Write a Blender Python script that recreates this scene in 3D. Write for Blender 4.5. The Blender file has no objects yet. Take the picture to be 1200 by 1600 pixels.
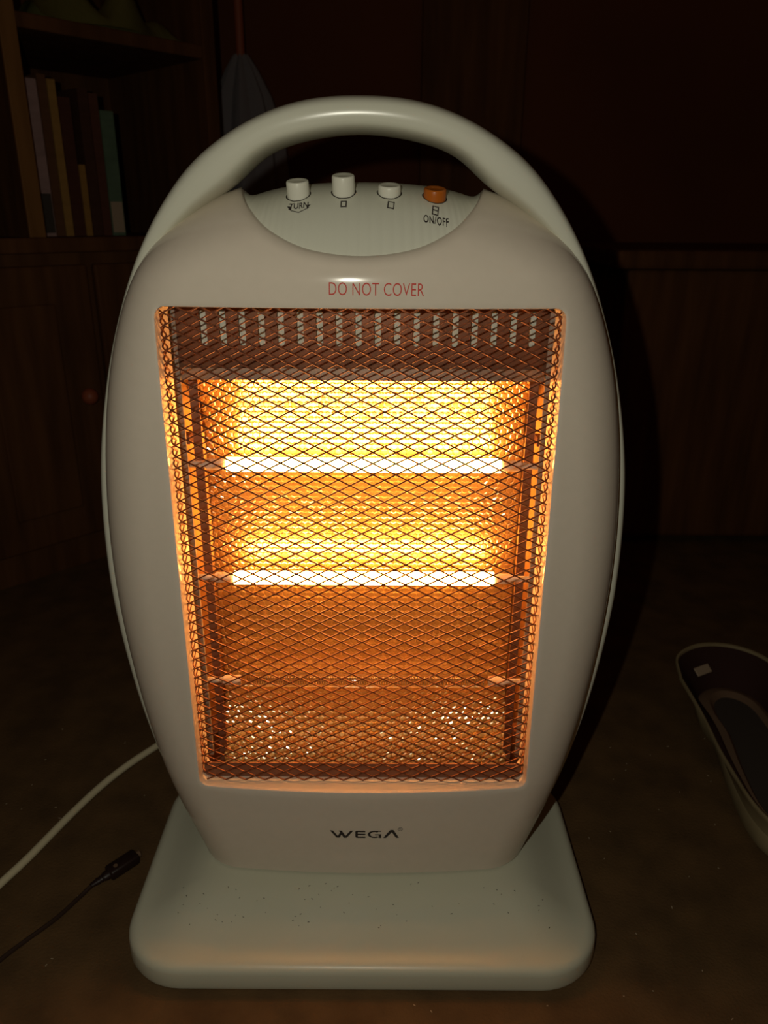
import bpy, bmesh, math, random
from mathutils import Vector, Matrix
random.seed(7)
C = bpy.context.scene.collection
S = bpy.context.scene
PI = math.pi

# ---------------------------------------------------------------- camera, world, light, exposure
# metres; +y runs away from the camera, heater stands at x = 0, its seam plane near y = 0
CAM = Vector((0.013, -0.455, 0.463))
PITCH = math.atan(460 / 1202.0)
cd = bpy.data.cameras.new('camera'); cam = bpy.data.objects.new('camera', cd); C.objects.link(cam)
cam.location = CAM
cam.rotation_euler = (Matrix.Rotation(PI / 2 - PITCH, 4, 'X') @ Matrix.Rotation(math.radians(0.35), 4, 'Z')).to_euler()
cd.sensor_fit = 'VERTICAL'; cd.sensor_height = 36; cd.lens = 36 * 1202 / 1600.0
cd.clip_start = 0.01
cd.dof.use_dof = True; cd.dof.focus_distance = 0.43; cd.dof.aperture_fstop = 14
S.camera = cam
w = bpy.data.worlds.new('night_room'); S.world = w; w.use_nodes = True
w.node_tree.nodes['Background'].inputs[0].default_value = (0.024, 0.0085, 0.002, 1)
w.node_tree.nodes['Background'].inputs[1].default_value = 0.9
fl = bpy.data.lights.new('phone_flash', 'POINT'); fo = bpy.data.objects.new('phone_flash', fl); C.objects.link(fo)
fo.location = CAM + Vector((-0.040, 0.0, 0.018)); fl.energy = 2.38; fl.shadow_soft_size = 0.003
fl.color = (1.0, 0.97, 0.80)
S.view_settings.view_transform = 'Standard'; S.view_settings.look = 'None'
S.view_settings.exposure = 0.0; S.view_settings.gamma = 1; S.view_settings.use_curve_mapping = False

# ---------------------------------------------------------------- materials
def mat(name, col, rough=0.5, metal=0.0, spec=0.5, emit=None, estr=0, noise=None, bump=None, ior=1.45, trans=0, coat=0):
    m = bpy.data.materials.new(name); m.use_nodes = True
    nt = m.node_tree; b = nt.nodes['Principled BSDF']
    b.inputs['Base Color'].default_value = (*col, 1); b.inputs['Roughness'].default_value = rough
    b.inputs['Metallic'].default_value = metal; b.inputs['Specular IOR Level'].default_value = spec
    b.inputs['IOR'].default_value = ior; b.inputs['Transmission Weight'].default_value = trans
    b.inputs['Coat Weight'].default_value = coat
    if emit: b.inputs['Emission Color'].default_value = (*emit, 1); b.inputs['Emission Strength'].default_value = estr
    tc = nt.nodes.new('ShaderNodeTexCoord')
    if noise:       # (scale, second colour, contrast low, high, stretch)
        sc, c2, lo, hi, st = noise
        mp = nt.nodes.new('ShaderNodeMapping'); mp.inputs['Scale'].default_value = st
        n = nt.nodes.new('ShaderNodeTexNoise'); n.inputs['Scale'].default_value = sc; n.inputs['Detail'].default_value = 6
        r = nt.nodes.new('ShaderNodeValToRGB')
        r.color_ramp.elements[0].position = lo; r.color_ramp.elements[1].position = hi
        r.color_ramp.elements[0].color = (*col, 1); r.color_ramp.elements[1].color = (*c2, 1)
        nt.links.new(tc.outputs['Object'], mp.inputs[0]); nt.links.new(mp.outputs[0], n.inputs[0])
        nt.links.new(n.outputs['Fac'], r.inputs[0]); nt.links.new(r.outputs[0], b.inputs['Base Color'])
    if bump:        # (scale, strength, distance)
        n2 = nt.nodes.new('ShaderNodeTexNoise'); n2.inputs['Scale'].default_value = bump[0]; n2.inputs['Detail'].default_value = 5
        bp = nt.nodes.new('ShaderNodeBump'); bp.inputs['Strength'].default_value = bump[1]; bp.inputs['Distance'].default_value = bump[2]
        nt.links.new(tc.outputs['Object'], n2.inputs[0]); nt.links.new(n2.outputs['Fac'], bp.inputs['Height'])
        nt.links.new(bp.outputs[0], b.inputs['Normal'])
    return m
M = {
 'shell':  mat('ivory_plastic', (0.72, 0.72, 0.61), 0.24, noise=(9, (0.69, 0.69, 0.57), .35, .7, (1, 1, 1)), bump=(14, .05, .002)),
 'bezel':  mat('glow_tinted_plastic', (0.77, 0.68, 0.57), 0.12, spec=0.22, noise=(160, (0.745, 0.66, 0.55), .3, .75, (1, 1, 1)), bump=(10, .05, .002)),  # white plastic, the tubes' pinkish glow put into its colour
 'base':   mat('base_plastic', (0.68, 0.68, 0.54), 0.34, noise=(22, (0.65, 0.655, 0.51), .3, .75, (1, 1, 1)), bump=(60, .05, .0008)),
 'button': mat('button_white', (0.78, 0.77, 0.66), 0.3),
 'orange': mat('button_orange', (0.47, 0.12, 0.012), 0.3),
 'red':    mat('red_ink', (0.60, 0.035, 0.02), 0.6),
 'ink':    mat('dark_ink', (0.025, 0.015, 0.015), 0.5),
 'wire':   mat('dark_chrome_wire', (0.15, 0.055, 0.03), 0.42, 0.5),
 'steel':  mat('brushed_steel', (0.42, 0.33, 0.26), 0.38, 0.8, noise=(60, (0.36, 0.27, 0.2), .3, .7, (1, 1, 8))),
 'vent':   mat('vent_steel', (0.23, 0.105, 0.06), 0.42, 0.6, noise=(35, (0.17, 0.075, 0.04), .3, .7, (1, 1, 1))),
 'grey':   mat('grey_flange', (0.50, 0.44, 0.38), 0.5),
 'bar':    mat('bracket_steel', (0.26, 0.12, 0.07), 0.5, 0.4),
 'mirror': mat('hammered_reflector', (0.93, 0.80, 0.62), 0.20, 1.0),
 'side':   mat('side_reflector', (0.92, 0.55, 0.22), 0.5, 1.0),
 'lit':    mat('lit_quartz', (0.9, 0.6, 0.3), 0.3, emit=(1.0, 0.41, 0.095), estr=37),
 'quartz': mat('quartz_glass', (1, 0.96, 0.9), 0.02, ior=1.46, trans=1.0),
 'coil':   mat('resistance_wire', (0.30, 0.25, 0.2), 0.45, 0.8),
 'ceramic':mat('ceramic_cap', (0.62, 0.52, 0.42), 0.6),
 'cordw':  mat('white_cord', (0.74, 0.66, 0.44), 0.5),
 'cordb':  mat('black_cord', (0.035, 0.018, 0.012), 0.45),
 'plug':   mat('black_plug', (0.022, 0.010, 0.008), 0.45),
 'floor':  mat('brown_floor', (0.145, 0.082, 0.034), 0.9, spec=0.2, noise=(26, (0.095, 0.055, 0.024), .36, .66, (1, 1, 1)), bump=(500, .6, .001)),
 'wall':   mat('dark_wall', (0.16, 0.055, 0.022), 0.9, spec=0.1, noise=(3, (0.11, 0.036, 0.016), .3, .7, (1, 1, 1))),
 'wood':   mat('dark_wood', (0.15, 0.062, 0.022), 0.7, spec=0.15, noise=(9, (0.08, 0.032, 0.012), .3, .7, (6, 6, .6))),
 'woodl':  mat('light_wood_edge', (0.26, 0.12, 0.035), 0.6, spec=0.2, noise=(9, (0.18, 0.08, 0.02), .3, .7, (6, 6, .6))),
 'cloth':  mat('green_cloth', (0.27, 0.24, 0.07), 0.9, spec=0.1, bump=(70, .5, .004)),
 'grey_cloth': mat('grey_cloth', (0.22, 0.20, 0.21), 0.95, spec=0.05, bump=(60, .5, .004)),
 'shaft':  mat('red_shaft', (0.35, 0.09, 0.04), 0.5),
 'sole':   mat('cream_rubber', (0.33, 0.26, 0.14), 0.6, noise=(50, (0.27, 0.21, 0.11), .3, .7, (1, 1, 1))),
 'upper':  mat('dark_shoe_fabric', (0.045, 0.02, 0.016), 0.85, spec=0.15),
 'lining': mat('brown_lining', (0.17, 0.105, 0.065), 0.9, spec=0.1, bump=(200, .3, .001)),
 'insole': mat('dark_insole', (0.065, 0.052, 0.042), 0.85, spec=0.2),
 'tabm':   mat('pale_heel_tab', (0.42, 0.32, 0.22), 0.7),
 'speck_and_gap':  mat('dust_speck', (0.03, 0.02, 0.012), 0.9),  # dust specks, and the painted shade in the button gaps
 'lint':   mat('pale_lint', (0.45, 0.36, 0.24), 0.9),
}

# hammered metal: a sharp and a broad reflection together, the tubes' orange glow put into the tint
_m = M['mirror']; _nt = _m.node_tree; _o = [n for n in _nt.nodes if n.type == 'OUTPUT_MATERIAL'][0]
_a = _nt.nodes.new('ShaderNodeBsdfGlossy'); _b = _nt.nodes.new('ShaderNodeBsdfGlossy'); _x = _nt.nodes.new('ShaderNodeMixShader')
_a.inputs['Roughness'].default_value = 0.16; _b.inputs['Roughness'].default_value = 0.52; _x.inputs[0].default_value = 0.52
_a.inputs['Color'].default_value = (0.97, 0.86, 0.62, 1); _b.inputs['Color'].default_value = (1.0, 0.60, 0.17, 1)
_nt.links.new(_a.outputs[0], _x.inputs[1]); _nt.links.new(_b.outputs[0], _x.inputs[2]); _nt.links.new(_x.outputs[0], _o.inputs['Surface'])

# ---------------------------------------------------------------- helpers
def obj(name, bm, m, parent=None, smooth=True, angle=40):
    me = bpy.data.meshes.new(name)
    bmesh.ops.recalc_face_normals(bm, faces=bm.faces[:])
    bm.to_mesh(me); bm.free()
    me.materials.append(M[m] if isinstance(m, str) else m)
    if smooth:
        me.shade_smooth()
        try: me.set_sharp_from_angle(angle=math.radians(angle))
        except Exception: pass
    o = bpy.data.objects.new(name, me); C.objects.link(o); o.parent = parent
    return o
def empty(name, loc, rz=0):
    o = bpy.data.objects.new(name, None); C.objects.link(o); o.location = loc; o.rotation_euler = (0, 0, rz); o.empty_display_size = .02
    return o
def tag(o, label=None, cat=None, group=None, kind=None):
    if label: o['label'] = label
    if cat: o['category'] = cat
    if group: o['group'] = group
    if kind: o['kind'] = kind
    return o
def cr(pts, n):                                   # Catmull-Rom through points, n samples per span
    P = [Vector(p) for p in pts]; out = []
    for i in range(len(P) - 1):
        a = P[i - 1] if i else P[0] * 2 - P[1]; b, c = P[i], P[i + 1]
        d = P[i + 2] if i + 2 < len(P) else P[-1] * 2 - P[-2]
        for k in range(n):
            t = k / n
            out.append(0.5 * ((2 * b) + (c - a) * t + (2 * a - 5 * b + 4 * c - d) * t * t + (3 * b - a - 3 * c + d) * t ** 3))
    out.append(P[-1]); return out
def loft(bm, rings, closed=True, cap0=False, cap1=False):
    R = [[bm.verts.new(p) for p in r] for r in rings]
    n = len(R[0])
    for a, b in zip(R, R[1:]):
        for i in range(n if closed else n - 1):
            j = (i + 1) % n
            bm.faces.new((a[i], a[j], b[j], b[i]))
    if cap0: bm.faces.new(R[0])
    if cap1: bm.faces.new(R[-1])
    return R
def box(bm, x0, x1, y0, y1, z0, z1, mtx=None, bev=0):
    r = bmesh.ops.create_cube(bm, size=1)
    vs = r['verts']
    for v in vs:
        v.co = Vector((x0 + (v.co.x + .5) * (x1 - x0), y0 + (v.co.y + .5) * (y1 - y0), z0 + (v.co.z + .5) * (z1 - z0)))
    if bev:
        es = list({e for v in vs for e in v.link_edges})
        g = bmesh.ops.bevel(bm, geom=es, offset=bev, segments=2, affect='EDGES', profile=.5)
        vs = list({v for f in g['faces'] for v in f.verts} | {v for v in vs if v.is_valid})
    if mtx:
        for v in vs: v.co = mtx @ v.co
def tube(bm, pts, r, seg=10, caps=True):
    P = [Vector(p) for p in pts]; rings = []; up = Vector((0, 0, 1))
    rr = r if callable(r) else (lambda i: r)
    prev = None
    for i, p in enumerate(P):
        t = (P[min(i + 1, len(P) - 1)] - P[max(i - 1, 0)]).normalized()
        if prev is None:
            a = t.cross(up); a = a if a.length > 1e-4 else t.cross(Vector((1, 0, 0)))
        else: a = prev - t * prev.dot(t)
        a.normalize(); prev = a; b = t.cross(a)
        rings.append([p + (a * math.cos(2 * PI * k / seg) + b * math.sin(2 * PI * k / seg)) * rr(i) for k in range(seg)])
    loft(bm, rings, True, caps, caps)
def rrect(x0, x1, z0, z1, r, n=6):                 # rounded rectangle, counter-clockwise, (x, z)
    out = []
    for cx, cz, a0 in ((x1 - r, z1 - r, 0), (x0 + r, z1 - r, 90), (x0 + r, z0 + r, 180), (x1 - r, z0 + r, 270)):
        for k in range(n + 1):
            a = math.radians(a0 + 90 * k / n); out.append((cx + r * math.cos(a), cz + r * math.sin(a)))
    return out
def plate(loops, thick):                           # flat plate with holes -> temporary mesh data (x, y plane)
    cu = bpy.data.curves.new('tmp', 'CURVE'); cu.dimensions = '2D'; cu.fill_mode = 'BOTH'; cu.extrude = thick / 2
    for lp in loops:
        s = cu.splines.new('POLY'); s.points.add(len(lp) - 1); s.use_cyclic_u = True
        for k, (x, y) in enumerate(lp): s.points[k].co = (x, y, 0, 1)
    o = bpy.data.objects.new('tmp', cu); C.objects.link(o)
    me = bpy.data.meshes.new_from_object(o.evaluated_get(bpy.context.evaluated_depsgraph_get()))
    bpy.data.objects.remove(o); bpy.data.curves.remove(cu)
    bm = bmesh.new(); bm.from_mesh(me); bpy.data.meshes.remove(me)
    bmesh.ops.remove_doubles(bm, verts=bm.verts[:], dist=1e-6)
    return bm
def text_bm(body, size, thick=0.0, sx=1.0, spacing=1.0):
    cu = bpy.data.curves.new('tmp', 'FONT'); cu.body = body; cu.size = size; cu.align_x = 'CENTER'; cu.align_y = 'CENTER'
    cu.space_character = spacing; cu.offset = thick; cu.resolution_u = 5
    o = bpy.data.objects.new('tmp', cu); C.objects.link(o)
    me = bpy.data.meshes.new_from_object(o.evaluated_get(bpy.context.evaluated_depsgraph_get()))
    bpy.data.objects.remove(o); bpy.data.curves.remove(cu)
    bm = bmesh.new(); bm.from_mesh(me); bpy.data.meshes.remove(me)
    for v in bm.verts: v.co.x *= sx
    return bm
D0 = 0.455
def Y(d): return d - D0                            # distance in front of the lens -> world y

# ================================================================= THE SETTING
bm = bmesh.new(); box(bm, -1.6, 1.6, -0.9, 1.75, -0.05, 0.0)
tag(obj('floor', bm, 'floor', smooth=False), kind='structure')
bm = bmesh.new(); box(bm, -1.6, 1.6, 1.0, 1.06, 0.0, 1.9)
tag(obj('wall_back', bm, 'wall', smooth=False), kind='structure')
bm = bmesh.new(); box(bm, -1.66, -1.6, -0.9, 1.06, 0.0, 1.9)
tag(obj('wall_left', bm, 'wall', smooth=False), kind='structure')
bm = bmesh.new(); box(bm, 1.6, 1.66, -0.9, 1.06, 0.0, 1.9)
tag(obj('wall_right', bm, 'wall', smooth=False), kind='structure')
bm = bmesh.new(); box(bm, 0.07, 0.24, 0.975, 1.0, 0.0, 1.9, bev=.003)
tag(obj('trim_1', bm, 'wood', smooth=False), kind='structure')

# bookcase standing across the left corner (local x runs along its front, local y goes back)
bang = math.atan2(0.199, 0.182)
bk = empty('bookcase', (-0.50, 0.886 - D0, 0), bang)
tag(bk, 'dark wooden bookcase across the corner at left behind the heater', 'bookcase')
bm = bmesh.new(); box(bm, 0.0, 0.40, 0.012, .25, 0, 0.42); obj('cabinet_body', bm, 'wood', bk, False)
for k, (a, b) in enumerate(((0.005, 0.195), (0.205, 0.395))):
    bm = bmesh.new(); box(bm, a, b, 0, .012, .045, .405, bev=.003)
    box(bm, a + .05, b - .05, -.006, 0, .09, .36, bev=.003)
    dr = obj('door', bm, 'wood', bk, False)
    bm = bmesh.new(); bmesh.ops.create_uvsphere(bm, u_segments=12, v_segments=8, radius=.011)
    for v in bm.verts: v.co += Vector(((b - .025) if k == 0 else (a + .025), -.012, .24))
    obj('knob', bm, 'shaft', dr)
bm = bmesh.new(); box(bm, -.012, .412, -.006, .25, .42, .438, bev=.002); obj('shelf', bm, 'wood', bk, False)
bm = bmesh.new(); box(bm, -.012, .412, 0.0, .25, .66, .676, bev=.002); obj('shelf', bm, 'wood', bk, False)
for x0 in (-.012, .128, .396):
    bm = bmesh.new(); box(bm, x0, x0 + .016, 0, .25, .438, .66); box(bm, x0, x0 + .016, 0, .25, .676, 1.1)
    obj('upright', bm, 'wood', bk, False)
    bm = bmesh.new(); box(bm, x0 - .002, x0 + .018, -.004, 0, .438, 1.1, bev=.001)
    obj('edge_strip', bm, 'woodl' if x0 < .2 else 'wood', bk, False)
bm = bmesh.new(); box(bm, -.012, .412, .25, .258, 0, 1.1); obj('back_panel', bm, 'wood', bk, False)

bmat = {}
def bookmat(name, c): bmat[name] = mat(name, c, 0.65, spec=0.2, noise=(30, tuple(q * .75 for q in c), .3, .7, (1, 1, 3))); return bmat[name]
books = [  # width, height, depth, colour, lean, label
 (.030, .176, .12, (.40, .25, .23), 'pale pinkish grey book at the left end of the bookcase shelf'),
 (.013, .182, .12, (.16, .07, .03), 'thin dark brown book second from the left on the shelf'),
 (.012, .178, .12, (.40, .22, .06), 'thin tan yellow book third from the left on the shelf'),
 (.018, .160, .12, (.10, .035, .02), 'dark maroon book right of the thin tan book'),
 (.010, .085, .11, (.38, .20, .05), 'short ochre booklet among the taller dark books'),
 (.016, .172, .12, (.085, .035, .02), 'blackish brown book left of the blue green book'),
 (.014, .168, .12, (.13, .05, .03), 'dark brown book touching the blue green book'),
 (.022, .150, .13, (.13, .20, .13), 'blue green book with a pale foot at the right end of the row'),
]
bx = .150
for k, (bw, bh, bd, col, lab) in enumerate(books):
    bw *= .84
    p = Matrix.Translation(bk.location) @ Matrix.Rotation(bang, 4, 'Z') @ Vector((bx + bw / 2, .03, .4385))
    b = empty('book', p, bang); tag(b, lab, 'book', 'books on the bookcase shelf')
    bm = bmesh.new()                                     # cover: spine and two boards as one bent sheet
    box(bm, -bw / 2, bw / 2, 0, .002, 0, bh); box(bm, -bw / 2, -bw / 2 + .0015, .002, bd, 0, bh); box(bm, bw / 2 - .0015, bw / 2, .002, bd, 0, bh)
    obj('cover', bm, bookmat('cover_%s' % ['rose', 'brown', 'tan', 'maroon', 'ochre', 'black', 'umber', 'teal'][k], col), b, False)
    bm = bmesh.new(); box(bm, -bw / 2 + .0015, bw / 2 - .0015, .004, bd - .004, .003, bh - .004)
    obj('pages', bm, 'lint', b, False)
    if k in (0, 7):
        bm = bmesh.new(); box(bm, -bw / 2 + .001, bw / 2 - .001, -.0006, 0, .004, .042 if k == 7 else .05)
        obj('spine_label', bm, 'tabm' if k == 7 else 'insole', b, False)
    bx += bw + .0012

# crumpled green cloth on the upper shelf
bm = bmesh.new()
NX, NY = 46, 14; g = []
for i in range(NX + 1):
    row = []
    for j in range(NY + 1):
        u = i / NX; v = j / NY
        hgt = .055 * math.exp(-((u - .22) / .15) ** 2) + .050 * math.exp(-((u - .60) / .12) ** 2) + .016 * math.exp(-((u - .88) / .1) ** 2) + .006
        prof = math.sin(PI * v) ** .6
        row.append(bm.verts.new((u * .205, (v - .5) * (.07 - .03 * u) + .01 * math.sin(9 * u), hgt * prof + .004 * math.sin(23 * u + 4 * v) * prof + .0006)))
    g.append(row)
for i in range(NX):
    for j in range(NY): bm.faces.new((g[i][j], g[i + 1][j], g[i + 1][j + 1], g[i][j + 1]))
bmesh.ops.solidify(bm, geom=bm.faces[:], thickness=-.002)
o = obj('folded_cloth', bm, 'cloth')
o.location = Matrix.Translation(bk.location) @ Matrix.Rotation(bang, 4, 'Z') @ Vector((.180, .04, .6785)); o.rotation_euler = (0, 0, bang)
tag(o, 'dull green crumpled cloth lying on the upper shelf of the bookcase', 'cloth')

# closed umbrella standing against the back wall
um = empty('umbrella', (-.216, .925, 0))
tag(um, 'closed grey umbrella with reddish shaft standing against the back wall', 'umbrella')
bm = bmesh.new(); tube(bm, [(0, 0, .0005), (0, .0, .9)], .007, 12); obj('shaft', bm, 'shaft', um)
bm = bmesh.new()
prof = [(.70, .010), (.68, .022), (.64, .040), (.58, .056), (.50, .062), (.38, .058), (.25, .046), (.14, .030), (.05, .014)]
loft(bm, [[(math.cos(2 * PI * k / 48) * r * (1 + .16 * math.cos(8 * 2 * PI * k / 48)), math.sin(2 * PI * k / 48) * r * .62 * (1 + .16 * math.cos(8 * 2 * PI * k / 48)) - 0.0, z) for k in range(48)] for z, r in prof], True, True, True)
obj('canopy', bm, 'grey_cloth', um)
bm = bmesh.new(); tube(bm, [(0, 0, .9)] + [(.03 * (1 - math.cos(a)), 0, .9 + .03 * math.sin(a)) for a in [k * PI / 10 for k in range(1, 11)]], .009, 12); obj('handle', bm, 'shaft', um)

# low wooden crate at the right by the back wall
cr8 = empty('storage_chest', (.72, .80, 0)); tag(cr8, 'low dark wooden chest standing by the back wall at right', 'chest')
bm = bmesh.new(); box(bm, -.38, .38, -.17, .17, .01, .40, bev=.006); obj('body', bm, 'wood', cr8, False)
bm = bmesh.new(); box(bm, -.40, .40, -.185, .18, .40, .425, bev=.006); obj('lid', bm, 'wood', cr8, False)
for sx in (-.34, .30):
    for sy in (-.15, .11):
        bm = bmesh.new(); box(bm, sx, sx + .04, sy, sy + .04, 0, .01); obj('foot', bm, 'wood', cr8, False)

# ================================================================= THE HEATER
H = empty('halogen_heater', (0, 0, 0))
tag(H, 'white oval halogen heater glowing orange behind a diamond mesh grille on a flat base', 'heater')

# --- base
bs = []
def base_out(ins, z):
    x1 = .1585 - ins; y0 = Y(.350) + ins; y1 = Y(.540) - ins; r = .042 - ins * .6
    return [(x, y, z(x, y) if callable(z) else z) for x, y in rrect(-x1, x1, y0, y1, max(r, .004), 12)]
bm = bmesh.new()
rings = [base_out(.004, .0008), base_out(.0008, .0012), base_out(.0, .004), base_out(0.0004, .013)]
for k in range(1, 7):
    a = k / 6 * PI / 2; rings.append(base_out(.0004 + .007 * (1 - math.cos(a)), .013 + .0065 * math.sin(a)))
for ins in (.012, .018, .026, .034, .042, .050):
    t = min(1, (ins - .007) / .043); rings.append(base_out(ins, .0195 + .0145 * (t * t * (3 - 2 * t))))
rings += [base_out(.060, .0342), base_out(.075, .0343)]
loft(bm, rings, True, True, True)
ba = obj('base', bm, 'base', H, angle=50)
for sx in (-.125, .125):
    for dd in (.366, .520):
        bm = bmesh.new(); bmesh.ops.create_cone(bm, cap_ends=True, segments=20, radius1=.010, radius2=.011, depth=.001)
        for v in bm.verts: v.co += Vector((sx, Y(dd), .0005))
        obj('foot', bm, 'base', ba)
# specks of dirt on the base
bm = bmesh.new()
for k in range(60):
    x = random.uniform(-.13, .13); d = random.uniform(.375, .405); L = random.uniform(.0002, .0007); a = random.uniform(0, PI)
    ins = min(.158 - abs(x), d - .350); t = min(1, max(0, (ins - .007) / .043)); z = .0195 + .0145 * (t * t * (3 - 2 * t)) + .00018
    box(bm, -L, L, -.00014, .00014, -.0001, .0001, Matrix.Translation((x, Y(d), z)) @ Matrix.Rotation(a, 4, 'Z'))
obj('dust_speck', bm, 'speck_and_gap', ba, False)['kind'] = 'stuff'

# --- front bezel
SEAM = [(.0672, .4785), (.0830, .4715), (.1060, .4550), (.1235, .4330), (.1370, .4020), (.1470, .3650), (.1538, .3193), (.1565, .2690), (.1545, .2170), (.1470, .1560), (.1345, .0980), (.1165, .0355)]
NOTCH = [(0, .4447), (.0265, .4478), (.0458, .4562), (.0585, .4672), (.0672, .4785)]
seam = cr([Vector((x, z, 0)) for x, z in SEAM], 14)
notch = cr([Vector((-NOTCH[1][0], NOTCH[1][1], 0))] + [Vector((x, z, 0)) for x, z in NOTCH], 14)[14:]
right = notch + seam[1:]
NL = []
def seglen(pts):
    L = [0]
    for a, b in zip(pts, pts[1:]): L.append(L[-1] + (b - a).length)
    return L
half = [(p.x, p.y) for p in right]
nb = 40
for k in range(1, nb + 1): half.append((.1165 * (1 - k / nb), .0355))
full = half + [(-x, z) for x, z in half[::-1][1:-1]]          # clockwise from the top centre
ctr = Vector((0, .26))
def dist_poly(x, z, pts):
    best = 9
    for a, b in zip(pts, pts[1:]):
        ab = b - a; ap = Vector((x, z, 0)) - a
        t = max(0, min(1, ap.dot(ab) / max(ab.length_squared, 1e-12)))
        best = min(best, (a + ab * t - Vector((x, z, 0))).length)
    return best
seam_c = seam[::4] + [seam[-1]]; notch_c = notch[::3] + [notch[-1]]
g = lambda q: 0 if q >= 1 else 1 - math.sqrt(max(0, 1 - (1 - q) ** 2))
def bezel_d(x, z):
    x = abs(x)
    d = .4030 + .0065 * (x / .108) ** 2
    if z < .113: d += .0085 * ((.113 - z) / .078) ** 1.3
    if z > .430: d += .0026 * ((z - .430) / .0140) ** 2
    es = dist_poly(x, z, seam_c); en = dist_poly(x, z, notch_c)
    d += .0262 * g(es / .030) + .0045 * g(en / .0055)
    return d
HX, HZ0, HZ1 = .1074, .1122, .4193                 # front edge of the opening
BX, BZ0, BZ1 = .1068, .1105, .4188                 # back edge
def rect_hit(x, z, hx, z0, z1, r):
    # point where the ray from ctr to (x, z) leaves the rounded rectangle
    dx, dz = x - ctr.x, z - ctr.y; lo, hi = 0.0, 1.0
    def inside(px, pz):
        if abs(px) > hx or pz < z0 or pz > z1: return False
        qx = abs(px) - (hx - r); qz = max(pz - (z1 - r), (z0 + r) - pz)
        return not (qx > 0 and qz > 0 and qx * qx + qz * qz > r * r)
    for _ in range(34):
        m_ = (lo + hi) / 2
        if inside(ctr.x + dx * m_, ctr.y + dz * m_): lo = m_
        else: hi = m_
    return ctr.x + dx * lo, ctr.y + dz * lo
# denser outline near the opening's corner directions
dense = []
for (a, b) in zip(full, full[1:] + full[:1]):
    n_ = max(1, int(math.hypot(a[0] - b[0], a[1] - b[1]) / .0022))
    for k in range(n_): dense.append((a[0] + (b[0] - a[0]) * k / n_, a[1] + (b[1] - a[1]) * k / n_))
rings = []
inner = [rect_hit(x, z, HX, HZ0, HZ1, .006) for x, z in dense]
back = [rect_hit(x, z, BX, BZ0, BZ1, .005) for x, z in dense]
rings.append([(x, Y(.434), z) for x, z in back])
rings.append([(x, Y(.428), z) for x, z in back])
dfront = [bezel_d(x, z) for x, z in inner]
for fr in (.5, .85):
    rings.append([(bx_ + (ix - bx_) * fr, Y(.428 + (df + .0013 - .428) * fr ** .9), bz_ + (iz - bz_) * fr) for (bx_, bz_), (ix, iz), df in zip(back, inner, dfront)])
for e_, dy in ((0, .0013), (.0003, .0005), (.0012, .0001)):
    rr = []
    for (ix, iz), (ox, oz), df in zip(inner, dense, dfront):
        L_ = math.hypot(ox - ix, oz - iz); t = e_ / L_; x = ix + (ox - ix) * t; z = iz + (oz - iz) * t
        rr.append((x, Y(bezel_d(x, z) + dy), z))
    rings.append(rr)
NS = 26
for k in range(1, NS + 1):
    s = k / NS; s = .03 + .97 * (1 - (1 - s) ** 1.35)
    rr = []
    for (ix, iz), (ox, oz) in zip(inner, dense):
        x = ix + (ox - ix) * s; z = iz + (oz - iz) * s
        rr.append((x, Y(bezel_d(x, z)), z))
    rings.append(rr)
rings.append([(x * .998, Y(.462 if z > .0360 else .45), z - .0002 if z > .3 else z) for x, z in dense])
bm = bmesh.new(); loft(bm, rings)
bz = obj('front_bezel', bm, 'bezel', H, angle=45)
bz['label'] = 'white front panel with the warm glow in its colour'

# --- rear shell with the arched carrying handle
OUT = [(0, .5203), (.030, .5178), (.058, .5085), (.0850, .4920), (.1050, .4710), (.1225, .4445), (.1375, .4130), (.1505, .3735), (.1606, .3250), (.1650, .2750), (.1642, .2200), (.1555, .1500), (.1400, .0850), (.1195, .0345)]
INN = [(0, .5036), (.027, .5008), (.049, .4938), (.0682, .4792), (.0900, .4640), (.1110, .4430), (.1270, .4100), (.1410, .3700), (.1500, .3200), (.1528, .2700), (.1508, .2180), (.1430, .1540), (.1310, .0960), (.1120, .0345)]
FRONT = [.4190, .4195, .4215, .4245, .4290, .4350, .4400, .4430, .4440, .4450, .4450, .4450, .4450, .4450]
def mir(L): return [(-x, z) for x, z in L[::-1][:-1]] + L
o_ = cr([Vector((x, z, 0)) for x, z in mir(OUT)], 10); i_ = cr([Vector((x, z, 0)) for x, z in mir(INN)], 10)
f_ = cr([Vector((q, 0, 0)) for q in FRONT[::-1][:-1] + FRONT], 10)
bm = bmesh.new(); rings = []
for a, b, ff in zip(o_, i_, f_):
    f0 = ff.x; c = (a + b) / 2; h = (a - b) / 2; bk_ = .478 - .012 * max(0, (f0 < .44) * (.44 - f0) / .021); dm = (f0 + bk_) / 2; dh = (bk_ - f0) / 2; r = []
    for k in range(32):
        t = 2 * PI * k / 32; ct, st = math.cos(t), math.sin(t)
        ex = math.copysign(abs(ct) ** (.72 if ct > 0 else .42), ct); ey = math.copysign(abs(st) ** .80, st)
        q = c + h * ex; r.append((q.x, Y(dm - dh * ey), q.y))
    rings.append(r)
loft(bm, rings, True, True, True)
obj('handle_shell', bm, 'shell', H, angle=60)
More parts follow.
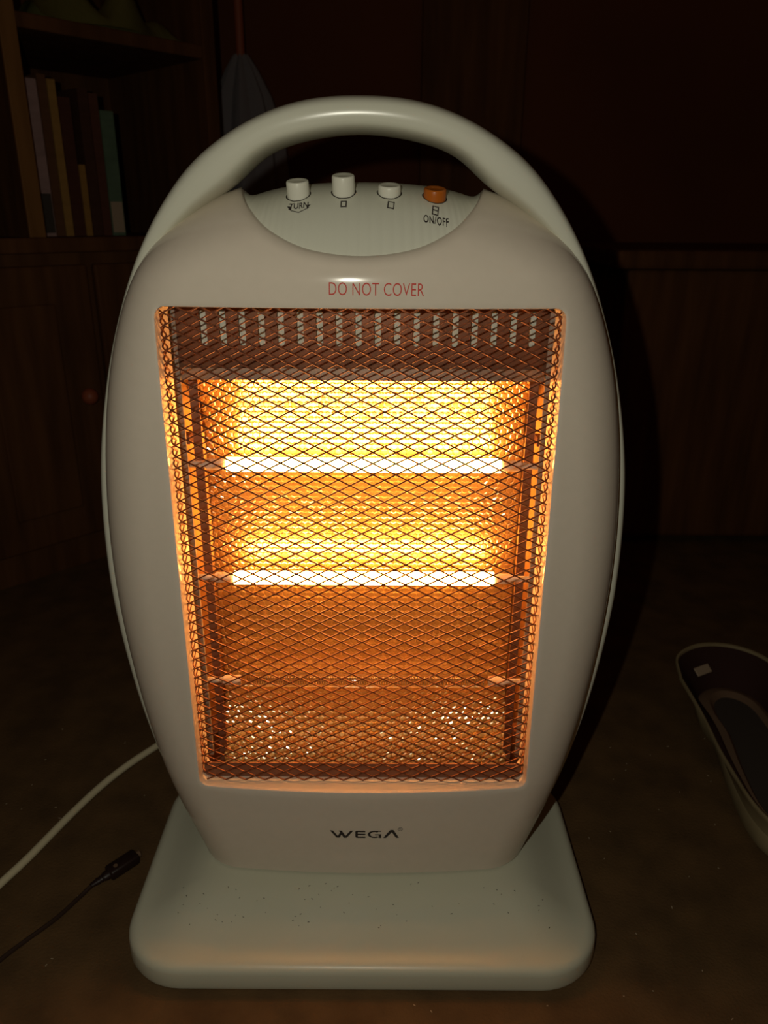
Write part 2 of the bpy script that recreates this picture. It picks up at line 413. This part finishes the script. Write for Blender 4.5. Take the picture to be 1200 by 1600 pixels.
# back cover: shallow dome closing the body behind the ring
bo = [(x * .985, min(z, .474 - .25 * x * x)) for x, z in [(p.x, p.y) for p in o_] if z < .474]
bo = [(-x, z) for x, z in bo if x > 0][::-1] if False else bo
top = [(bo[0][0], bo[0][1])]
outl = bo
lx = [p for p in bo if p[0] < 0]; rx = [p for p in bo if p[0] > 0]
topl = [(lx[-1][0] + (rx[0][0] - lx[-1][0]) * k / 12, lx[-1][1] + .003 * math.sin(PI * k / 12)) for k in range(1, 12)]
botl = [(rx[-1][0] + (lx[0][0] - rx[-1][0]) * k / 12, .0345) for k in range(1, 12)]
loop = lx + topl + rx + botl
bm = bmesh.new(); rings = []
for sc, d in ((1, .470), (1, .490), (.985, .505), (.94, .518), (.85, .526), (.6, .530), (.3, .531)):
    rings.append([(x * sc, Y(d), .0345 + (z - .0345) * (sc if d > .5 else 1)) for x, z in loop])
loft(bm, rings, True, False, True)
obj('back_cover', bm, 'shell', H, angle=50)

# --- control panel inside the notch
notchP = cr([Vector((-NOTCH[1][0], NOTCH[1][1], 0))] + [Vector((x, z, 0)) for x, z in NOTCH], 60)[60:]
def panel_pt(u, v):
    # u in -1..1 across, v 0 front .. 1 back
    s = abs(u)
    if not NL: NL.extend(seglen(notchP))
    L = NL; tgt = s * L[-1]; i = 0
    while i < len(L) - 2 and L[i + 1] < tgt: i += 1
    t = (tgt - L[i]) / max(L[i + 1] - L[i], 1e-9); n_ = notchP[i] + (notchP[i + 1] - notchP[i]) * min(1, t)
    fx, fz = n_.x, n_.y
    fd = bezel_d(fx, fz) + .0015
    p0 = Vector((fx, fd, fz - .0012)); p2 = Vector((fx * .915, .4625, .4812 - .0078 * s ** 2.2))
    lift = (1 - s ** 3); p1 = Vector(((fx + p2.x) / 2, p0.y + (p2.y - p0.y) * .22, p0.z + (p2.z - p0.z) * (.5 + .45 * lift)))
    q = p0 * (1 - v) ** 2 + p1 * 2 * v * (1 - v) + p2 * v * v
    if u < 0: q.x = -q.x
    return Vector((q.x, Y(q.y), q.z))
bm = bmesh.new(); NU, NV = 160, 60
rings = []
for j in range(NV + 1): rings.append([panel_pt(-1 + 2 * i / NU, j / NV) for i in range(NU + 1)])
rings.append([p + Vector((0, .0012, -.0006)) for p in rings[-1]])
rings.append([p + Vector((0, .0006, -.020)) for p in rings[-1]])
loft(bm, rings, False)
pn = obj('control_panel', bm, 'shell', H, angle=50)
# lining that closes the notch corners (between bezel tip and panel edge)
def on_panel(x, y):
    u, v = x / .062, .6                              # Newton search for the panel point above (x, y)
    for it in range(14):
        p = panel_pt(u, v); e = 1e-3
        pu = (panel_pt(u + e, v) - panel_pt(u - e, v)) / (2 * e); pv = (panel_pt(u, v + e) - panel_pt(u, v - e)) / (2 * e)
        rx, ry = x - p.x, y - p.y; det = pu.x * pv.y - pu.y * pv.x
        if abs(det) < 1e-12: break
        u = max(-.995, min(.995, u + .8 * (rx * pv.y - ry * pv.x) / det)); v = max(.005, min(.995, v + .8 * (pu.x * ry - pu.y * rx) / det))
        if rx * rx + ry * ry < 1e-13: break
    return p, pu.cross(pv).normalized()
for k, (x, hh, m_) in enumerate(((-.0330, .0072, 'button'), (-.0092, .0085, 'button'), (.0148, .0040, 'button'), (.0386, .0046, 'orange'))):
    p, n_ = on_panel(x, Y(.4375))
    ax = Vector((x * 1.0, -.26, .95)).normalized()
    bm = bmesh.new(); R_ = .0060; pr = [(-.004, R_), (hh * .35, R_), (hh - .0010, R_ * .985), (hh - .0003, R_ * .95), (hh, R_ * .86), (hh - .0003, R_ * .70), (hh - .0003, .0002)]
    rot = Vector((0, 0, 1)).rotation_difference(ax).to_matrix().to_4x4()
    loft(bm, [[Matrix.Translation(p) @ rot @ Vector((r * math.cos(2 * PI * i / 32), r * math.sin(2 * PI * i / 32), h)) for i in range(32)] for h, r in pr], True, True, True)
    b_ = obj('button', bm, m_, pn, angle=50)
    if m_ == 'orange': b_['label'] = 'orange on/off push button'
    bm = bmesh.new()                                  # dark ring laid on the panel as the shade in the button's gap
    ring = []
    for rr_, off in ((R_ * 1.0, .00012), (R_ * 1.11, .00012)):
        r = []
        for i in range(32):
            a = 2 * PI * i / 32; q, nn = on_panel(p.x + rr_ * math.cos(a), p.y + rr_ * math.sin(a) * .9); r.append(q + nn * off)
        ring.append(r)
    loft(bm, ring); obj('button_gap_shade', bm, 'speck_and_gap', pn)
# panel printing: laid on the panel surface
def print_on_panel(bm, cx, cd_, sy=1.0, rot=0):
    bmesh.ops.subdivide_edges(bm, edges=[e for e in bm.edges if e.calc_length() > .0007], cuts=2, use_grid_fill=False)
    bmesh.ops.triangulate(bm, faces=bm.faces[:])
    c0, s0 = math.cos(rot), math.sin(rot)
    for v in bm.verts:
        x, y = v.co.x * c0 - v.co.y * s0, v.co.x * s0 + v.co.y * c0
        q, nn = on_panel(cx + x, Y(cd_) + y * sy); v.co = q + nn * .00022
def ring_rect(w_, h_, t_, bar=None):
    bm = bmesh.new()
    def q(x0, x1, y0, y1): bm.faces.new([bm.verts.new(p) for p in ((x0, y0, 0), (x1, y0, 0), (x1, y1, 0), (x0, y1, 0))])
    q(-w_, w_, h_ - t_, h_); q(-w_, w_, -h_, -h_ + t_); q(-w_, -w_ + t_, -h_ + t_, h_ - t_); q(w_ - t_, w_, -h_ + t_, h_ - t_)
    if bar: q(-w_ + t_, w_ - t_, -t_ * .5, t_ * .5)
    return bm
bm = ring_rect(.0016, .0019, .0006); print_on_panel(bm, -.0088, .4280); obj('printed_symbol', bm, 'ink', pn, False)
bm = ring_rect(.0018, .0021, .0006); print_on_panel(bm, .0156, .4278, rot=-.1); obj('printed_symbol', bm, 'ink', pn, False)
bm = ring_rect(.0017, .0026, .0006, True); print_on_panel(bm, .0386, .4270, rot=-.12); obj('printed_symbol', bm, 'ink', pn, False)
bm = text_bm('TURN', .0046, .00006, .82, 1.0); print_on_panel(bm, -.0320, .4282, 1.15); obj('printed_word', bm, 'ink', pn, False)
bm = bmesh.new(); pts = [(-.0054 + .0108 * k / 16, -.0006 - .0022 * math.sin(PI * k / 16)) for k in range(17)]
for (a, b), (c_, d_) in zip(pts, pts[1:]): bm.faces.new([bm.verts.new(p) for p in ((a, b - .00035, 0), (c_, d_ - .00035, 0), (c_, d_ + .00002, 0), (a, b + .00002, 0))])
for s_ in (-1, 1): bm.faces.new([bm.verts.new(p) for p in ((s_ * .0063, .0008, 0), (s_ * .0042, -.0016, 0), (s_ * .0040, .0004, 0))])
print_on_panel(bm, -.0320, .4278); obj('turn_arrow', bm, 'ink', pn, False)
bm = text_bm('ON/OFF', .0043, .00007, .78, 1.10); print_on_panel(bm, .0388, .4222); obj('printed_word', bm, 'ink', pn, False)

# --- printing on the bezel
def print_on_bezel(bm, cx, cz, rot=0):
    c0, s0 = math.cos(rot), math.sin(rot)
    for v in bm.verts:
        x, z = cx + v.co.x * c0 - v.co.y * s0, cz + v.co.x * s0 + v.co.y * c0
        v.co = Vector((x, Y(bezel_d(x, z) - .00015), z))
bm = text_bm('DO NOT COVER', .0092, -.00006, .685, 1.03); print_on_bezel(bm, .0083, .4288, -.008); obj('warning_lettering', bm, 'red', bz, False)
# the maker's word: W E G and an A without crossbar
bm = bmesh.new()
def poly(pts): bm.faces.new([bm.verts.new((x, y, 0)) for x, y in pts])
def W(x0):      # units: letter height 1
    s = .42
    poly([(x0, 1), (x0 + s, 1), (x0 + 1.32, 0), (x0 + .92, 0)])
    poly([(x0 + .92, 0), (x0 + 1.32, 0), (x0 + 1.75, .62), (x0 + 1.53, .90)])
    poly([(x0 + 1.25, 1), (x0 + 1.67, 1), (x0 + 2.35, 0), (x0 + 1.92, 0)])
    poly([(x0 + 1.92, 0), (x0 + 2.35, 0), (x0 + 3.30, 1), (x0 + 2.88, 1)])
W(0)
ex = 3.55
poly([(ex, .12), (ex + .16, 0), (ex + .42, 0), (ex + .36, .14), (ex + .36, .86), (ex + .42, 1), (ex + .16, 1), (ex, .88)])
for y0 in (0, .40, .80): poly([(ex + .30, y0), (ex + 1.42, y0), (ex + 1.42, y0 + .20), (ex + .30, y0 + .20)])
gx = 5.3; gp = []
N_ = 20
for k in range(N_ + 1):
    a = math.radians(52 + (308 - 52) * k / N_); gp.append((math.cos(a), math.sin(a)))
for (a, b), (c_, d_) in zip(gp, gp[1:]):
    poly([(gx + .95 + .95 * a, .5 + .5 * b), (gx + .95 + .95 * c_, .5 + .5 * d_), (gx + .95 + .60 * c_, .5 + .33 * d_), (gx + .95 + .60 * a, .5 + .33 * b)])
poly([(gx + 1.53, .0), (gx + 1.90, .0), (gx + 1.90, .52), (gx + 1.53, .52)]); poly([(gx + 1.0, .38), (gx + 1.53, .38), (gx + 1.53, .52), (gx + 1.0, .52)])
poly([(gx + 1.3, .9), (gx + 1.85, .86), (gx + 1.85, 1.0), (gx + 1.3, 1.0)])
ax_ = 7.45
poly([(ax_, 0), (ax_ + .42, 0), (ax_ + 1.38, .92), (ax_ + 1.18, 1.12), (ax_ + .98, 1.08)]); poly([(ax_ + 1.05, 1.12), (ax_ + 1.45, 1.12), (ax_ + 2.25, 0), (ax_ + 1.82, 0), (ax_ + 1.08, .98)])
for v in bm.verts: v.co = Vector(((v.co.x - 4.85) * .00480, (v.co.y - .5) * .0068, 0))
bmesh.ops.triangulate(bm, faces=bm.faces[:])
print_on_bezel(bm, .0012, .0750, 0); obj('brand_lettering', bm, 'ink', bz, False)
bm = bmesh.new()
for k in range(24):
    a, b = 2 * PI * k / 24, 2 * PI * (k + 1) / 24
    bm.faces.new([bm.verts.new((r * math.cos(t), r * math.sin(t), 0)) for r, t in ((.0016, a), (.0016, b), (.0013, b), (.0013, a))])
print_on_bezel(bm, .0252, .0798); obj('registered_mark', bm, 'ink', bz, False)
bm = text_bm('R', .0026); print_on_bezel(bm, .0252, .0798); obj('registered_mark', bm, 'ink', bz, False)

# --- grille: expanded metal tray with its sides bent back
PX, PZ = .01305, .00660
GD = .4158
gx0, gx1, gz0, gz1 = -.1085, .1085, .11195, .4190
bm = bmesh.new()
def gpos(x, z):
    # front plane, curling back round a small radius at the sides
    e = .1035; r = .0032
    if abs(x) <= e: return Vector((x, Y(GD), z))
    s = math.copysign(1, x); a = (abs(x) - e) / r
    if a < PI / 2: return Vector((s * (e + r * math.sin(a)), Y(GD + r * (1 - math.cos(a))), z))
    return Vector((s * (e + r), Y(GD + r + (a - PI / 2) * r), z))
def strand(p, q, w_=.00040, t_=.00055):
    d_ = q - p; L_ = d_.length
    if L_ < 1e-5: return
    d_.normalize(); n_ = Vector((0, 1, 0)); s_ = d_.cross(n_)
    if s_.length < .1: s_ = Vector((0, 0, 1))
    s_.normalize(); n_ = d_.cross(s_).normalized()
    rings_ = [[c_ + s_ * (w_ * a) + n_ * (t_ * b) for a, b in ((-1, -.5), (-.5, -1), (.5, -1), (1, -.5), (1, .5), (.5, 1), (-.5, 1), (-1, .5))] for c_ in (p - d_ * .0002, q + d_ * .0002)]
    loft(bm, rings_, True, False, False)
rows = int((gz1 - gz0) / (PZ / 2)) + 1; cols = 20
for r in range(rows):
    zb = gz0 + r * PZ / 2
    for c_ in range(-cols, cols):
        if (c_ + r) % 2 == 0: x0, z0, x1, z1 = c_ * PX / 2, zb, (c_ + 1) * PX / 2, zb + PZ / 2
        else: x0, z0, x1, z1 = c_ * PX / 2, zb + PZ / 2, (c_ + 1) * PX / 2, zb
        xs = [x0, x1]
        if max(abs(x0), abs(x1)) > .118 or max(z0, z1) > gz1 + .001: continue
        nseg = 1 if max(abs(x0), abs(x1)) < .1034 else 5
        pp = [gpos(x0 + (x1 - x0) * k / nseg, z0 + (z1 - z0) * k / nseg) for k in range(nseg + 1)]
        for a, b in zip(pp, pp[1:]): strand(a, b)
gr_ = obj('mesh_grille', bm, 'wire', H, angle=50)

# --- sloping vent plate above the reflector, with its row of slots
v0 = Vector((0, Y(.4520), .4200)); v1 = Vector((0, Y(.4535), .3800)); Lp = (v1 - v0).length
lp = [[(-.110, 0), (.110, 0), (.110, Lp), (-.110, Lp)]]
NSL = 18
for k in range(NSL):
    cx = -.0920 + k * (.190 / (NSL - 1)); hw = .0020; a0, a1 = .0062, .0272
    lp.append([(cx + hw * math.cos(t), (a1 - hw) + hw * math.sin(t)) for t in [PI * q / 8 for q in range(9)]] + [(cx + hw * math.cos(t), (a0 + hw) + hw * math.sin(t)) for t in [PI + PI * q / 8 for q in range(9)]])
bm = plate(lp, .0008)
dz_ = (v1 - v0).normalized(); nrm = Vector((1, 0, 0)).cross(dz_)
for v in bm.verts: v.co = v0 + Vector((1, 0, 0)) * v.co.x + dz_ * v.co.y + nrm * v.co.z
vp = obj('vent_plate', bm, 'vent', H, False)
bm = bmesh.new(); box(bm, -.1065, .1065, Y(.4490), Y(.4500), .3735, .3805); box(bm, -.1065, .1065, Y(.4500), Y(.4850), .3735, .3742); obj('lip_and_light_block', bm, 'steel', vp, False)  # flat strip behind the lip is added to keep tube light off the slots
bm = bmesh.new(); box(bm, -.112, .112, Y(.4585), Y(.4595), .3745, .4250)      # white inside of the housing seen through the slots
obj('inner_housing', bm, 'shell', H, False)

# --- hammered reflector: profile (d, z) with a curl forward at top and bottom
prof = []
n0 = 10
for k in range(6): prof.append((.4537 + .0240 * k / 6, .0640 + .0420 * k / 6))
for k in range(n0 + 1):
    a = math.radians(30 * (1 - k / n0)); R_ = .088; prof.append((.4895 - R_ * (1 - math.cos(a)), .150 - R_ * math.sin(a)))
for k in range(1, 9): prof.append((.4895, .150 + (.322 - .150) * k / 8))
for k in range(1, 9):
    a = math.radians(33 * k / 8); R_ = .086; prof.append((.4895 - R_ * (1 - math.cos(a)), .322 + R_ * math.sin(a)))
pl = [0]
for a, b in zip(prof, prof[1:]): pl.append(pl[-1] + math.hypot(a[0] - b[0], a[1] - b[1]))
def refl(x, s_, h):
    i = 0
    while i < len(pl) - 2 and pl[i + 1] < s_: i += 1
    t = (s_ - pl[i]) / (pl[i + 1] - pl[i]); a, b = prof[i], prof[i + 1]
    d_, z_ = a[0] + (b[0] - a[0]) * t, a[1] + (b[1] - a[1]) * t
    def tan(i_): 
        i_ = max(0, min(len(prof) - 2, i_)); q = Vector((prof[i_ + 1][0] - prof[i_][0], prof[i_ + 1][1] - prof[i_][1])); return q.normalized()
    tg = (tan(i - 1) * (1 - t) + tan(i) + tan(i + 1) * t).normalized()
    n_ = Vector((-tg.y, tg.x))                            # towards the opening
    return Vector((x, Y(d_ + n_.x * h), z_ + n_.y * h))
HR = .00250; bm = bmesh.new(); smax = pl[-1]
dxh = HR * math.sqrt(3); dyh = HR * 1.5; vc = {}
rws = int(smax / dyh); hxn = .1045
key = lambda x, s_: (round(x * 2e5 / 20), round(s_ * 2e5 / 20))
def vget(x, s_):
    x = max(-hxn, min(hxn, x)); s_ = max(0, min(smax, s_)); k_ = key(x, s_)
    if k_ not in vc: vc[k_] = bm.verts.new(refl(x, s_, 0))
    return vc[k_]
for r in range(rws + 1):
    sc_ = r * dyh; off = dxh / 2 if r % 2 else 0
    for c_ in range(int(-hxn / dxh) - 1, int(hxn / dxh) + 2):
        xc = c_ * dxh + off
        if abs(xc) > hxn - .0004 or sc_ > smax - .0004 or sc_ < .0004: continue
        outer = []
        for k in range(6):
            a = PI / 6 + k * PI / 3; outer.append(vget(xc + HR * math.cos(a), sc_ + HR * math.sin(a)))
        hb = random.uniform(.00015, .00027); tx, ts = random.gauss(0, .016), random.gauss(0, .016)
        inn = []
        for k in range(6):
            a = PI / 6 + k * PI / 3; ix = HR * .66 * math.cos(a); iy = HR * .66 * math.sin(a)
            inn.append(bm.verts.new(refl(max(-hxn, min(hxn, xc + ix)), max(0, min(smax, sc_ + iy)), hb + ix * tx + iy * ts)))
        try:
            bm.faces.new(inn)
            for k in range(6):
                f4 = [outer[k], outer[(k + 1) % 6], inn[(k + 1) % 6], inn[k]]
                if len(set(f4)) == 4: bm.faces.new(f4)
        except ValueError: pass
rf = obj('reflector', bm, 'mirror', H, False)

# --- side reflectors, brackets, flanges
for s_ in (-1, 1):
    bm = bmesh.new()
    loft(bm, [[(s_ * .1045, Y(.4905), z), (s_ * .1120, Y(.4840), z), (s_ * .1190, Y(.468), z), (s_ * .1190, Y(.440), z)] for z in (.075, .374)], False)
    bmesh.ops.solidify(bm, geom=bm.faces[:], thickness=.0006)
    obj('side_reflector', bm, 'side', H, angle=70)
    bm = bmesh.new(); box(bm, s_ * .1078 if s_ < 0 else .1022, -.1022 if s_ < 0 else .1078, Y(.4700), Y(.4712), .070, .372)
    for zz in (.331, .1130):                      # tabs that carry the tubes
        box(bm, min(s_ * .1075, s_ * .1165), max(s_ * .1075, s_ * .1165), Y(.4600), Y(.4705), zz, zz + .0055)
    obj('side_bracket', bm, 'bar', H, False)
    bm = bmesh.new(); loft(bm, [[(s_ * .1078, Y(.4545), z), (s_ * .1075, Y(.4510), z), (s_ * .1165, Y(.4505), z), (s_ * .1180, Y(.432), z)] for z in (.104, .418)], False)
    bmesh.ops.solidify(bm, geom=bm.faces[:], thickness=.0008)
    obj('side_flange', bm, 'grey', H, angle=70)
bm = bmesh.new(); box(bm, -.1062, .1062, Y(.4200), Y(.4208), .060, .1222); box(bm, -.1062, .1062, Y(.4208), Y(.455), .060, .0608)
obj('bottom_flange', bm, 'bar', H, False)

# --- three quartz tubes: the upper two lit, the lowest one off
for zt, lit in ((.3170, True), (.2380, True), (.1580, False)):
    yt = Y(.4640)
    bm = bmesh.new(); tube(bm, [(-.0865, yt, zt), (.0865, yt, zt)], .0046, 24)
    t_ = obj('heating_tube', bm, 'lit' if lit else 'quartz', H)
    t_['label'] = 'glowing quartz heating tube' if lit else 'unlit clear quartz heating tube'
    for s_ in (-1, 1):
        bm = bmesh.new(); tube(bm, [(s_ * .0866, yt, zt), (s_ * .0990, yt, zt)], .0036, 20)
        tube(bm, [(s_ * .0990, yt, zt), (s_ * .1110, yt, zt)], .0022, 14); obj('end_cap', bm, 'ceramic', t_)
        bm = bmesh.new(); tube(bm, [(s_ * (.1105 + .0024 * math.sin(PI * k / 10)), yt - .003 + .0003 * k, zt + .002 - k * .0026) for k in range(9)], .0007, 8)
        obj('lead_wire', bm, 'coil', t_)
    if not lit:
        bm = bmesh.new(); N_ = 700
        tube(bm, [(-.084 + .168 * k / N_, yt + .0018 * math.cos(k * 2 * PI / 7), zt + .0018 * math.sin(k * 2 * PI / 7)) for k in range(N_ + 1)], .00025, 5)
        obj('filament', bm, 'coil', t_)

# --- white mains cord leaving behind the heater
bm = bmesh.new()
cp = cr([(.03, Y(.531), .060), (.03, Y(.575), .038), (-.01, Y(.640), .006), (-.09, Y(.672), .0034), (-.160, Y(.634), .0034), (-.202, Y(.582), .0034), (-.225, Y(.545), .0034), (-.2415, Y(.505), .0034), (-.258, Y(.455), .0034), (-.2700, Y(.4247), .0034), (-.300, Y(.345), .0034), (-.33, Y(.25), .0034)], 10)
tube(bm, cp, .0031, 12); obj('power_cord', bm, 'cordw', H)

# ================================================================= THINGS ON THE FLOOR
bc = empty('charging_cable', (-.199, Y(.430), 0)); tag(bc, 'thin black cable with a small black plug lying left of the heater base', 'cable')
def rel(p): return Vector(p) - bc.location
bm = bmesh.new(); tube(bm, [rel(p) for p in cr([(-.2005, Y(.4285), .0035), (-.206, Y(.420), .0020), (-.216, Y(.402), .0016), (-.229, Y(.385), .0016), (-.2410, Y(.3678), .0016), (-.262, Y(.33), .0016), (-.29, Y(.27), .0016)], 8)], .00150, 8); obj('wire', bm, 'cordb', bc)
pd = Vector((.0235, .027, 0)).normalized(); pl_ang = math.atan2(pd.y, pd.x)
mt = Matrix.Rotation(pl_ang, 4, 'Z')
bm = bmesh.new(); box(bm, .012, .036, -.0055, .0055, .0002, .0085, mt, .0018); pg = obj('plug', bm, 'plug', bc, angle=60)
bm = bmesh.new(); loft(bm, [[mt @ Vector((x, r * math.cos(2 * PI * k / 16), .0042 + r * .8 * math.sin(2 * PI * k / 16))) for k in range(16)] for x, r in ((-.002, .0018), (.002, .0024), (.004, .0030), (.0045, .0024), (.0065, .0032), (.007, .0026), (.009, .0038), (.0125, .0042))], True, True, True)
obj('strain_relief', bm, 'plug', pg)
bm = bmesh.new(); tube(bm, [mt @ Vector((.018, -.001, .0083)), mt @ Vector((.018, -.001, .0090))], .0016, 14); tube(bm, [mt @ Vector((.0355, 0, .0045)), mt @ Vector((.0385, 0, .0045))], .0026, 14); obj('cap', bm, 'lining', pg)

# slip-on shoe at the right edge
sh = empty('slip_on_shoe', (.352, Y(.565), 0), -.02); tag(sh, 'dark slip-on shoe with a cream rubber sole on the floor at right', 'shoe')
SO = [(-.052, .075), (-.044, .110), (-.015, .131), (.020, .130), (.046, .108), (.052, .070), (.049, .02), (.050, -.03), (.048, -.075), (.030, -.112), (.0, -.125), (-.030, -.115), (-.046, -.085), (-.049, -.03), (-.048, .02)]
so = cr([Vector((x, y, 0)) for x, y in SO + SO[:1]], 6)[:-1]
def sr(sc, z, flare=0):                             # flare: the heel end stands narrower on the floor than at its rim
    out = []
    for p in so:
        k = sc - flare * min(1, max(0, (p.y + .10) / .14)); out.append((p.x * k, p.y * (1 - (1 - k) * .6), z(p) if callable(z) else z))
    return out
rim = lambda p: .043 + .010 * (p.y / .13) - .004 * math.exp(-(p.y / .05) ** 2)
bm = bmesh.new(); loft(bm, [sr(.94, .0003, .36), sr(.98, .003, .36), sr(.99, .010, .34), sr(.985, .017, .30), sr(.97, .0185, .30), sr(.95, .0185, .30)], True, True, False); obj('sole', bm, 'sole', sh)
bm = bmesh.new(); loft(bm, [sr(.97, .0175, .30), sr(.985, lambda p: .6 * rim(p) + .4 * .021, .12), sr(1.0, lambda p: rim(p) - .004), sr(1.005, lambda p: rim(p) - .001), sr(.995, rim), sr(.97, lambda p: rim(p) - .0004), sr(.965, lambda p: rim(p) - .003)], True); obj('rim_band', bm, 'sole', sh)
bm = bmesh.new(); loft(bm, [sr(.966, lambda p: rim(p) - .003), sr(.955, .034, .20), sr(.95, .024, .29), sr(.90, .0187, .30)], True); obj('upper', bm, 'upper', sh)
bm = bmesh.new(); loft(bm, [sr(.92, .0188, .31), sr(.86, .0225, .31), sr(.76, .0235, .30), sr(.68, .0190, .30)], True); obj('lining', bm, 'lining', sh)
bm = bmesh.new(); loft(bm, [sr(.72, .0195, .30), sr(.66, .0192, .30), sr(.4, .0190)], True, False, True); obj('insole', bm, 'insole', sh)
bm = bmesh.new(); box(bm, -.010, .010, -.0008, .0008, -.0045, .0045, Matrix.Translation((-.018, .104, .038)) @ Matrix.Rotation(math.radians(30), 4, 'Z') @ Matrix.Rotation(math.radians(-50), 4, 'X'), .0006); obj('heel_tab', bm, 'tabm', sh, False)

# crumbs and lint on the floor
bm = bmesh.new()
for k in range(90):
    x = random.uniform(-.34, .36); d = random.uniform(.30, .62)
    if abs(x) < .165 and d > .345: continue
    L = random.uniform(.0003, .0011); a = random.uniform(0, PI)
    box(bm, -L, L, -.0002, .0002, .0001, .0005, Matrix.Translation((x, Y(d), 0)) @ Matrix.Rotation(a, 4, 'Z'))
tag(obj('floor_lint', bm, 'lint', smooth=False), 'tiny pale crumbs and lint scattered over the brown floor', 'lint', kind='stuff')
